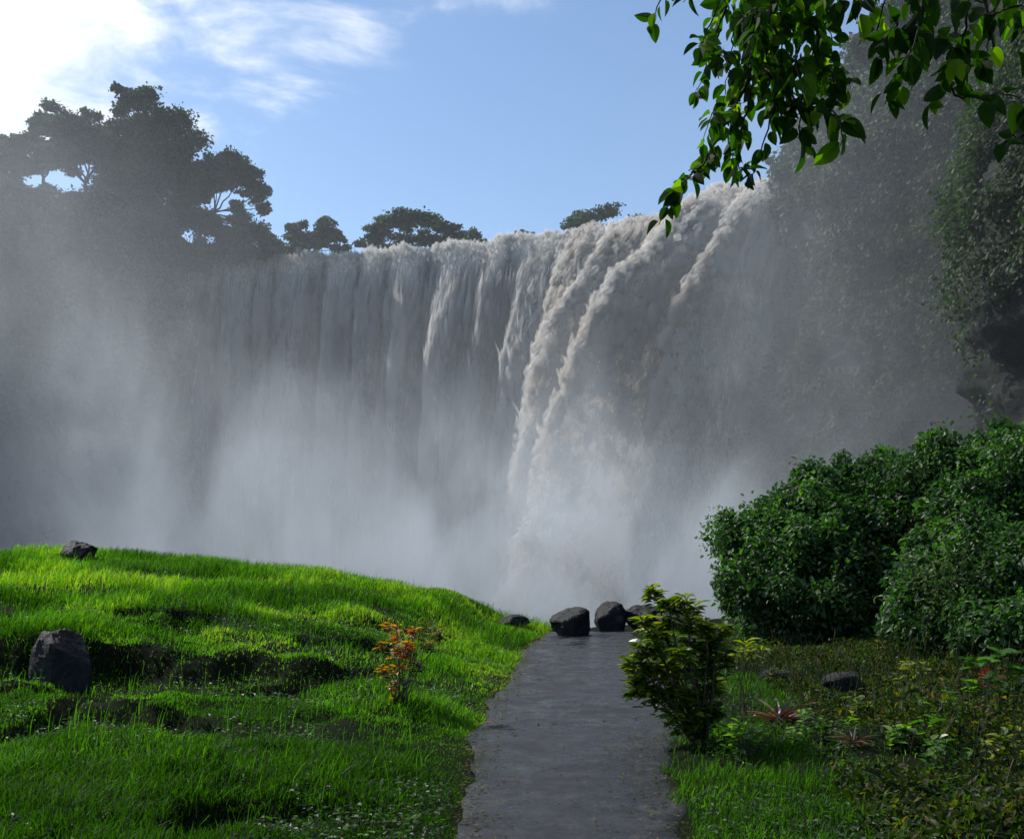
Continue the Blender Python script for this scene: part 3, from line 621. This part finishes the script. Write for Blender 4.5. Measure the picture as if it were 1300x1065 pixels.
big_bush('bush', 'nearer bush with long drooping leaves at the lower right edge', (1250, 14.5), [(1180,745,15.8,.75,.6,.6),(1160,790,15.4,.6,.5,.4),(1235,740,15.2,.7,.6,.8),(1295,735,14.4,.8,.7,.8),(1200,800,14.8,.6,.5,.4),(1290,810,13.6,.7,.5,.4)], 34000, .09, 104)
# hanging vines over the near bush
def vine(px0, py0, py1, Y, label):
    p = at(px0, py0, Y); root = empty('vine', p); tag(root, label, 'vine', 'creepers hanging over the nearer bush')
    fa, st = Acc(), Acc(); rng = np.random.default_rng(int(px0))
    for j in range(16):
        a = p + rng.normal(0, .22, 3)*np.array([1, .5, .5]); e = at(px0, py1, Y) + rng.normal(0, .25, 3)*np.array([1, .6, .8]); P = bez(a, e, 0, 16, .02, rng)
        tube(st, P, .004, 4); n = 60; tt = rng.random(n)*(len(P)-1); ii = tt.astype(int).clip(0, len(P)-2)
        pos = P[ii] + (P[ii+1]-P[ii])*(tt-ii)[:, None] + rng.normal(0, .02, (n, 3))
        d = rng.normal(0, .5, (n, 3)); d[:, 2] -= .6; scatter(fa, L_BUSH, pos, d, rng.normal(0, .5, (n, 3)) + [0, -1, .3], .055, rng.random(n))
    fa.build('foliage', G['vine'], root); st.build('stem', G['bark'], root)
vine(1212, 700, 835, 14.4, 'pale curtain of creeper hanging down the nearer bush')
vine(1180, 720, 830, 14.9, 'thinner creeper strand left of the pale curtain')

# ------------------------------------------------------------------ smaller plants
def stems_to(st, b, tips, r0=.012, rng=R, wob=.02):
    for t_ in tips: tube(st, bez(b + rng.normal(0, .02, 3)*[1, 1, 0], t_, rng.uniform(-.05, .1), 7, wob, rng), np.linspace(r0, r0*.4, 7), 6)
def rosette(fa, c, n, size, T, rng, up=.6, base=.5, spread=.25):
    a = rng.random(n)*2*np.pi; el = rng.uniform(-.3, 1.2, n)*up
    d = np.stack([np.cos(a), np.sin(a), el], 1); nr = np.stack([-np.cos(a)*.4, -np.sin(a)*.4, np.ones(n)], 1) + rng.normal(0, .2, (n, 3))
    pos = c + rng.normal(0, .018, (n, 3)); pos[:, 2] += rng.uniform(-.09, .02, n)
    scatter(fa, T, pos, d, nr, size*rng.uniform(.6, 1.2, n), np.clip(base + rng.normal(0, spread, n), 0, 1))
def plant(name, label, foot, tips, nleaf, size, T, k, seed, r0=.012, cat='plant', group=None, up=.6, base=.5, jit=.08, along=0):
    rng = np.random.default_rng(seed); b = at(foot[0], 0, foot[1]); b[2] = gh(b[0], b[1]) - .02; root = empty(name, b); tag(root, label, cat, group)
    fa, st = Acc(), Acc(); TP = []
    for tp in tips:
        c = at(tp[0], tp[1], foot[1]); c[1] += rng.normal(0, jit); TP.append(c)
        rosette(fa, c, nleaf, size, T, rng, up, np.clip(base + (tp[2] if len(tp) > 2 else 0), 0, 1))
        for j in range(along):
            q = c + (b-c)*rng.uniform(.03, .4); rosette(fa, q, 4, size*.9, T, rng, up*.7, base*.8)
    stems_to(st, b, TP, r0, rng); fa.build('foliage', G[k], root); st.build('stem', G['bark'], root, True)
    return root
plant('croton_shrub', 'yellow green croton shrub leaning over the right edge of the path', (888, 8.6),
      [(835,752,.1),(845,765),(798,838,.2),(806,872),(915,800,.2),(922,835),(818,786,.1),(912,872,.1),(850,905),(905,900),(862,762,.2),(884,772,.1),(872,790),(893,795),(880,812,.2),(850,790),(828,818),(812,822),(842,812,.2),(862,825,.2),(896,828),(822,845,.3),(812,856),(838,850,.3),(858,850,.3),(876,846,.1),(905,852),(826,872),(845,880,.2),(868,878),(890,880),(835,800),(905,815),(880,905),(895,900)], 46, .125, leaf_t(.46, .25, -.25, 4), 'croton', 201, .014, 'shrub', along=3, base=.42, jit=.14)
plant('croton_plant', 'red and yellow leaved croton growing in the grass left of the path', (507, 9.8),
      [(492,795,.1),(505,805),(520,812,.25),(488,815,-.1),(498,828,.1),(512,830,.3),(525,800,.3),(490,845),(503,850,.1),(495,868,-.1),(540,795,-.35),(555,800,-.4),(545,815,-.4),(530,840,-.3),(500,880),(520,820,.4)], 24, .085, leaf_t(.55, .2, -.2, 4), 'croton_red', 202, .007, 'plant', base=.3, jit=.12)
plant('young_plant', 'slender plant with a yellow green whorl right of the croton shrub', (944, 9.6), [(944,815,.2),(938,828,.2),(952,826,.1),(962,818)], 14, .15, L_NARROW, 'croton', 203, .007, 'plant', base=.6)
plant('young_plant', 'short bright green seedling at the right foot of the croton shrub', (925, 8.7), [(920,905),(930,895,.2),(938,915),(915,925)], 12, .09, L_NARROW, 'broad', 204, .004, 'plant', base=.6)
# rosette plant with long reddish leaves
def brom(label, px, py_base, Y, n, size, seed, k='brom'):
    rng = np.random.default_rng(seed); b = at(px, 0, Y); b[2] = gh(b[0], b[1]) - .01; root = empty('bromeliad', b); tag(root, label, 'plant')
    fa = Acc(); a = rng.random(n)*2*np.pi; el = rng.uniform(.1, 1.6, n)
    d = np.stack([np.cos(a), np.sin(a), el], 1); nr = np.stack([-np.cos(a), -np.sin(a), np.full(n, 1.0)], 1)
    scatter(fa, L_STRAP, b + rng.normal(0, .015, (n, 3)) + [0, 0, .04], d, nr, size*rng.uniform(.7, 1.2, n), np.clip(rng.random(n)*1.1, 0, 1))
    fa.build('foliage', G[k], root)
brom('spiky rosette with long pinkish brown leaves in the right clearing', 990, 930, 9.4, 46, .36, 211)
brom('small spiky rosette near the bottom of the right clearing', 1085, 960, 8.3, 26, .22, 212)
BLG = None
plant('broadleaf_plant', 'bright broad leaved plant at the bottom of the right clearing', (1150, 8.2), [(1135,935,.3),(1150,925,.2),(1165,940),(1140,960,.1),(1175,915)], 10, .13, L_NEAR, 'broad', 221, .006, base=.65)
plant('broadleaf_plant', 'broad leaved plant with heart shaped leaves near the right edge', (1262, 10.2), [(1240,838),(1275,830,.1),(1255,860,.2),(1290,850,.1),(1225,870,.2),(1280,880),(1300,870),(1265,900,.2)], 11, .17, leaf_t(.75, .15, -.15, 4), 'broad', 222, .008, base=.45)
plant('red_leaved_plant', 'small plant with dark red leaves at the right edge', (1255, 11.0), [(1252,852),(1262,860),(1245,862)], 9, .10, L_BUSH, 'redleaf', 223, .006)
for j, (px, Y, top, lab) in enumerate([(1200, 8.8, 880, 'leggy green plant in the undergrowth left of the heart leaved plant'), (1110, 9.6, 890, 'low leafy plant below the half buried rock'), (1040, 8.6, 915, 'low yellowish plant between the two spiky rosettes'), (1280, 7.6, 930, 'leafy plant at the bottom right corner'), (1210, 7.4, 950, 'sprawling green plant along the bottom of the undergrowth'), (1170, 11.5, 850, 'small bushy plant in front of the nearer bush'), (955, 8.0, 930, 'grassy green sprout beside the path near the bottom')]):
    rng = np.random.default_rng(300+j)
    plant('leafy_plant', lab, (px, Y), [(px+rng.uniform(-38, 38), top+rng.uniform(-12, 45), rng.uniform(-.1, .4)) for _ in range(12)], 9, .085, L_BUSH, 'broad' if j % 2 == 0 else 'croton', 300+j, .005, base=.45, group='low plants of the right undergrowth')
# tangled undergrowth nobody could count
acc = Acc()
X, Y = sample(110000, 1.8, 12, 5.5, 17, 1.2); k = (X - xr(Y) > 1.0) & (X < .58*Y+.6) & (fbm(X*.8, Y*.8, 0, 3, 45) + .14*sstep(1, 3, X-xr(Y)) > .46); X, Y = X[k], Y[k]; n = len(X)
pos = np.stack([X, Y, gh(X, Y) + .34*R.random(n)**1.3*sstep(.45, .75, fbm(X*1.3, Y*1.3, 0, 3, 46))+.02], 1); d = R.normal(0, .6, (n, 3)); nr = R.normal(0, .5, (n, 3)) + [0, 0, .7]
scatter(acc, L_BUSH, pos, d, nr, .03 + .05*R.random(n), R.random(n))
n = 2600; X = R.uniform(3, 9, n); Y = R.uniform(6, 15, n); k = X < .58*Y+.6; X, Y = X[k], Y[k]
for x, y in zip(X[:1500], Y[:1500]):
    a = np.array([x, y, gh(x, y)]); e = a + np.array([R.normal(0, .15), R.normal(0, .12), R.uniform(.15, .5)]); tube(acc, bez(a, e, .03, 4), .003, 3, R.random())
tag(acc.build('undergrowth', G['under']), 'tangled dry and green undergrowth along the right foreground', 'undergrowth', kind='stuff')
# crumbs of litter blown on to the path edges
acc = Acc(); n = 5200; Y = R.uniform(5, 21, n)**1.0; sd = R.random(n); off = np.abs(R.normal(0, .16, n))
X = np.where(sd < .45, xl(Y)+off, np.where(sd < .9, xr(Y)-off*1.6, xl(Y)+(xr(Y)-xl(Y))*R.random(n)))
d = R.normal(0, 1, (n, 3)); d[:, 2] *= .15; nr = R.normal(0, .3, (n, 3)) + [0, 0, 1]
scatter(acc, L_FAR, np.stack([X, Y, .032 + .01*R.random(n)], 1), d, nr, R.uniform(.008, .035, n), R.random(n))
tag(acc.build('leaf_litter', G['dry']), 'fine leaf litter and grit gathered along the path edges', 'litter', kind='stuff')
# fallen leaves on the path
lf = None
for j, (px, py) in enumerate([(683,864),(662,884),(674,879),(636,890),(735,862),(742,869),(698,921),(812,940),(806,913),(590,957),(770,955),(655,935),(788,880),(845,935),(715,845),(775,835)]):
    Y = CAMZ*F/(py-HY); p = at(px, py, Y); acc = Acc()
    scatter(acc, L_BUSH, np.zeros((1, 3)), np.array([[math.cos(j*2.1), math.sin(j*2.1), .12]]), np.array([[.15*math.sin(j), .1, 1]]), .075, np.array([.6 + .4*math.sin(j)]))
    o = acc.build('fallen_leaf', G['dry']); o.location = (p[0], p[1], .036)
    tag(o, 'small curled dry leaf lying on the wet path', 'leaf', 'fallen leaves on the path')

# ------------------------------------------------------------------ overhanging branches of a near tree
def overhang():
    rng = np.random.default_rng(401); Y0 = 3.3
    b = np.array([3.0, 3.0, gh(3.0, 3.0)]); root = empty('overhanging_tree', b); tag(root, 'near tree whose leafy twigs hang into the top right corner', 'tree')
    tr, br, fa = Acc(), Acc(), Acc()
    fork = np.array([2.7, 3.2, 4.2]); tube(tr, bez(b - [0, 0, .2], fork, 0, 12, .03, rng), np.linspace(.17, .11, 12), 14)
    tube(tr, bez(fork, fork + [.9, -.3, 2.2], .1, 8, .04, rng), np.linspace(.10, .03, 8), 10); tr.build('trunk', G['bark'], root, True)
    def twig(pts, Y, r=.006, nl=None, size=.063, side=True, gapstart=0.0):
        P = np.array([at(x, y, Y) for x, y in pts]); 
        t0 = np.linspace(0, 1, len(P)); t1 = np.linspace(0, 1, 6*len(P)); P = np.stack([np.interp(t1, t0, P[:, i]) for i in range(3)], 1)
        P[:, 1] += .12*np.sin(t1*5 + rng.random()*6); P += rng.normal(0, .003, P.shape)
        tube(br, P, np.linspace(r, r*.25, len(P)), 6)
        ln = np.linalg.norm(np.diff(P, axis=0), axis=1).sum(); nl = int((nl or ln/.026)*(1.3 if P[-1, 0] < 1.05 else .95))
        tt = gapstart + (1-gapstart)*(np.arange(nl)+rng.random(nl)*.5)/nl; ii = (tt*(len(P)-1)).astype(int).clip(0, len(P)-2)
        fwd = P[ii+1]-P[ii]; fwd /= np.linalg.norm(fwd, axis=1)[:, None]
        sd = np.cross(fwd, rsph(nl, rng)); sd /= np.linalg.norm(sd, axis=1)[:, None]
        d = fwd*.5 + sd*.75; d[:, 2] -= .55
        nr = rng.normal(0, .5, (nl, 3)) + [0, -.35, .5]
        rn = np.clip(rng.beta(1.3, 2.2, nl) + (rng.random(nl) < .08)*.5, 0, 1)
        sz = size*rng.uniform(.6, 1.15, nl); scatter(fa, L_NEAR, P[ii] + d*.012, d, nr, sz, rn)
        return P
    # limbs entering from above the frame
    def limb(pts, Y, r): 
        P = np.array([at(x, y, Y) for x, y in pts]); t0 = np.linspace(0, 1, len(P)); t1 = np.linspace(0, 1, 20)
        P = np.stack([np.interp(t1, t0, P[:, i]) for i in range(3)], 1); tube(br, P, np.linspace(r, r*.4, 20), 8)
    tube(br, bez(fork, at(1060, -140, 3.4), .25, 12, .02, rng), np.linspace(.06, .022, 12), 8)
    tube(br, bez(fork, at(1230, -60, 3.2), .2, 10, .02, rng), np.linspace(.05, .018, 10), 8)
    limb([(1060,-140),(1010,-60),(960,10)], 3.4, .016); limb([(1060,-140),(900,-60),(860,-30)], 3.4, .012)
    # main hanging mass
    for a, bb, nn in [(960, 10, 26)]:
        for j in range(30):
            x0 = rng.uniform(915, 1050); y0 = rng.uniform(-60, 40); x1 = x0 + rng.uniform(-45, 35); y1 = y0 + rng.uniform(60, 130)
            twig([(x0, y0), ((x0+x1)/2+rng.uniform(-10, 10), (y0+y1)/2), (x1, y1)], 3.4 + rng.uniform(-.3, .3), .004)
    twig([(960,60),(945,110),(925,150),(905,185),(890,215)], 3.35, .007); twig([(935,100),(915,150),(895,165),(890,180)], 3.3, .004)
    twig([(905,180),(885,205),(868,235),(850,262),(835,290)], 3.3, .005, 22, .065)
    twig([(950,110),(945,160),(948,200),(955,225)], 3.4, .005); twig([(965,90),(975,140),(968,190),(962,215)], 3.35, .005)
    twig([(925,140),(930,175),(945,195)], 3.4, .004); twig([(1000,60),(985,120),(975,165)], 3.45, .004)
    twig([(1000,70),(1025,110),(1045,150),(1055,200)], 3.25, .006, 18, .095, gapstart=.15)
    twig([(1015,60),(1000,110),(1010,160),(1035,172)], 3.3, .005, 20, .09); twig([(985,30),(1030,70),(1065,85)], 3.3, .005, 16)
    twig([(900,-40),(850,-15),(828,5)], 3.4, .005, 14); twig([(930,-40),(885,-12),(868,8)], 3.4, .005, 14); twig([(960,-30),(925,5),(908,40),(905,75)], 3.35, .005, 20)
    # right hand mass
    limb([(1230,-60),(1190,-10),(1160,30)], 3.2, .012); limb([(1230,-60),(1250,0),(1262,60)], 3.2, .010)
    for (q, yy, k) in [([(1090,-40),(1120,10),(1130,50)],3.25,16), ([(1130,-50),(1150,10),(1160,60),(1140,95)],3.2,26), ([(1180,-40),(1160,30),(1140,80),(1130,130)],3.15,26), ([(1190,-40),(1200,20),(1195,70),(1175,120)],3.2,28),
                       ([(1215,-30),(1205,40),(1215,90),(1195,110)],3.15,22), ([(1150,20),(1125,50),(1110,60)],3.2,12), ([(1245,-30),(1260,10),(1275,45),(1245,70)],3.2,24), ([(1262,-10),(1285,30),(1290,60)],3.1,14),
                       ([(1215,70),(1235,100),(1258,130),(1285,165)],3.1,15), ([(1285,165),(1300,180),(1320,200)],3.1,8), ([(1290,120),(1305,150),(1320,160)],3.1,8), ([(1060,-50),(1075,0),(1080,40)],3.3,16), ([(1290,-50),(1310,0),(1330,60)],3.2,20)]:
        twig(q, yy, .005, k, .085)
    br.build('branch', G['bark'], root, True); fa.build('foliage', G['branch'], root)
overhang()

# ------------------------------------------------------------------ mist
def mist_mat():
    m, nt, N, L = mat('mist_volume')
    Mx = lambda op, a, b=None, c=None, clamp=False: M(op, a, b, c, clamp, N, L)
    tc = N.new('ShaderNodeTexCoord'); sp = N.new('ShaderNodeSeparateXYZ'); L.new(tc.outputs['Object'], sp.inputs[0]); x, y, z = sp.outputs
    mp = N.new('ShaderNodeMapping'); mp.inputs['Scale'].default_value = (1.15, 1, .62); mp.inputs['Rotation'].default_value = (0, .45, 0); L.new(tc.outputs['Object'], mp.inputs['Vector'])
    nz = noise_n(N, L, .10, 4, .62, mp.outputs[0], .9)
    nn = nz.outputs['Fac']
    def blob(cx, cy, cz, sx, sy, sz):
        a = Mx('POWER', Mx('DIVIDE', Mx('SUBTRACT', x, cx), sx), 2.0); b = Mx('POWER', Mx('DIVIDE', Mx('SUBTRACT', y, cy), sy), 2.0); c = Mx('POWER', Mx('DIVIDE', Mx('SUBTRACT', z, cz), sz), 2.0)
        return Mx('POWER', 2.718, Mx('MULTIPLY', Mx('ADD', Mx('ADD', a, b), c), -1.0))
    def sm(v, a, b):
        r = N.new('ShaderNodeMapRange'); r.interpolation_type = 'SMOOTHSTEP'; L.new(v, r.inputs['Value']); r.inputs['From Min'].default_value = a; r.inputs['From Max'].default_value = b; return r.outputs[0]
    low = sm(z, 14, -16)                                   # thickest at the foot of the falls
    base = Mx('MULTIPLY', low, .006)
    thin = Mx('MULTIPLY', sm(z, 40, 8), .0016)
    left = Mx('MULTIPLY', blob(-49, 72, 8, 18, 40, 27), .013)
    pl1 = Mx('MULTIPLY', Mx('ADD', blob(-4, 67, -15, 14, 13, 14), Mx('MULTIPLY', blob(12, 65, -13, 15, 12, 14), 1.35)), .33)
    pl2 = Mx('MULTIPLY', blob(-29, 68, -9, 17, 18, 16), .17)
    rt = Mx('MULTIPLY', Mx('ADD', blob(20, 74, 0, 10, 10, 26), Mx('MULTIPLY', blob(24, 62, 20, 10, 14, 22), .25)), .018)
    billow = sm(nn, .46, .58)
    tot = Mx('ADD', Mx('ADD', base, thin), Mx('ADD', Mx('MULTIPLY', Mx('ADD', pl1, pl2), Mx('ADD', billow, .06)), Mx('MULTIPLY', Mx('ADD', left, rt), Mx('ADD', sm(nn, .28, .75), .35))))
    edge = Mx('MULTIPLY', sm(y, 27, 38), sm(z, 46, 34))
    tot = Mx('MULTIPLY', tot, edge)
    v = N.new('ShaderNodeVolumePrincipled'); v.inputs['Color'].default_value = (.85, .92, 1.0, 1); v.inputs['Anisotropy'].default_value = .4
    L.new(tot, v.inputs['Density']); o = N.new('ShaderNodeOutputMaterial'); L.new(v.outputs[0], o.inputs['Volume'])
    m.cycles.volume_step_rate = 1.4
    return m
x0, x1, y0, y1, z0, z1 = -66, 40, 27, 116, -18.6, 47
V = [(x0,y0,z0),(x1,y0,z0),(x1,y1,z0),(x0,y1,z0),(x0,y0,z1),(x1,y0,z1),(x1,y1,z1),(x0,y1,z1)]
mo = mesh_obj('mist', V, np.array([(0,3,2,1),(4,5,6,7),(0,1,5,4),(1,2,6,5),(2,3,7,6),(3,0,4,7)]), mist_mat())
tag(mo, 'pale billowing spray rising from the foot of the falls', 'mist', kind='stuff')
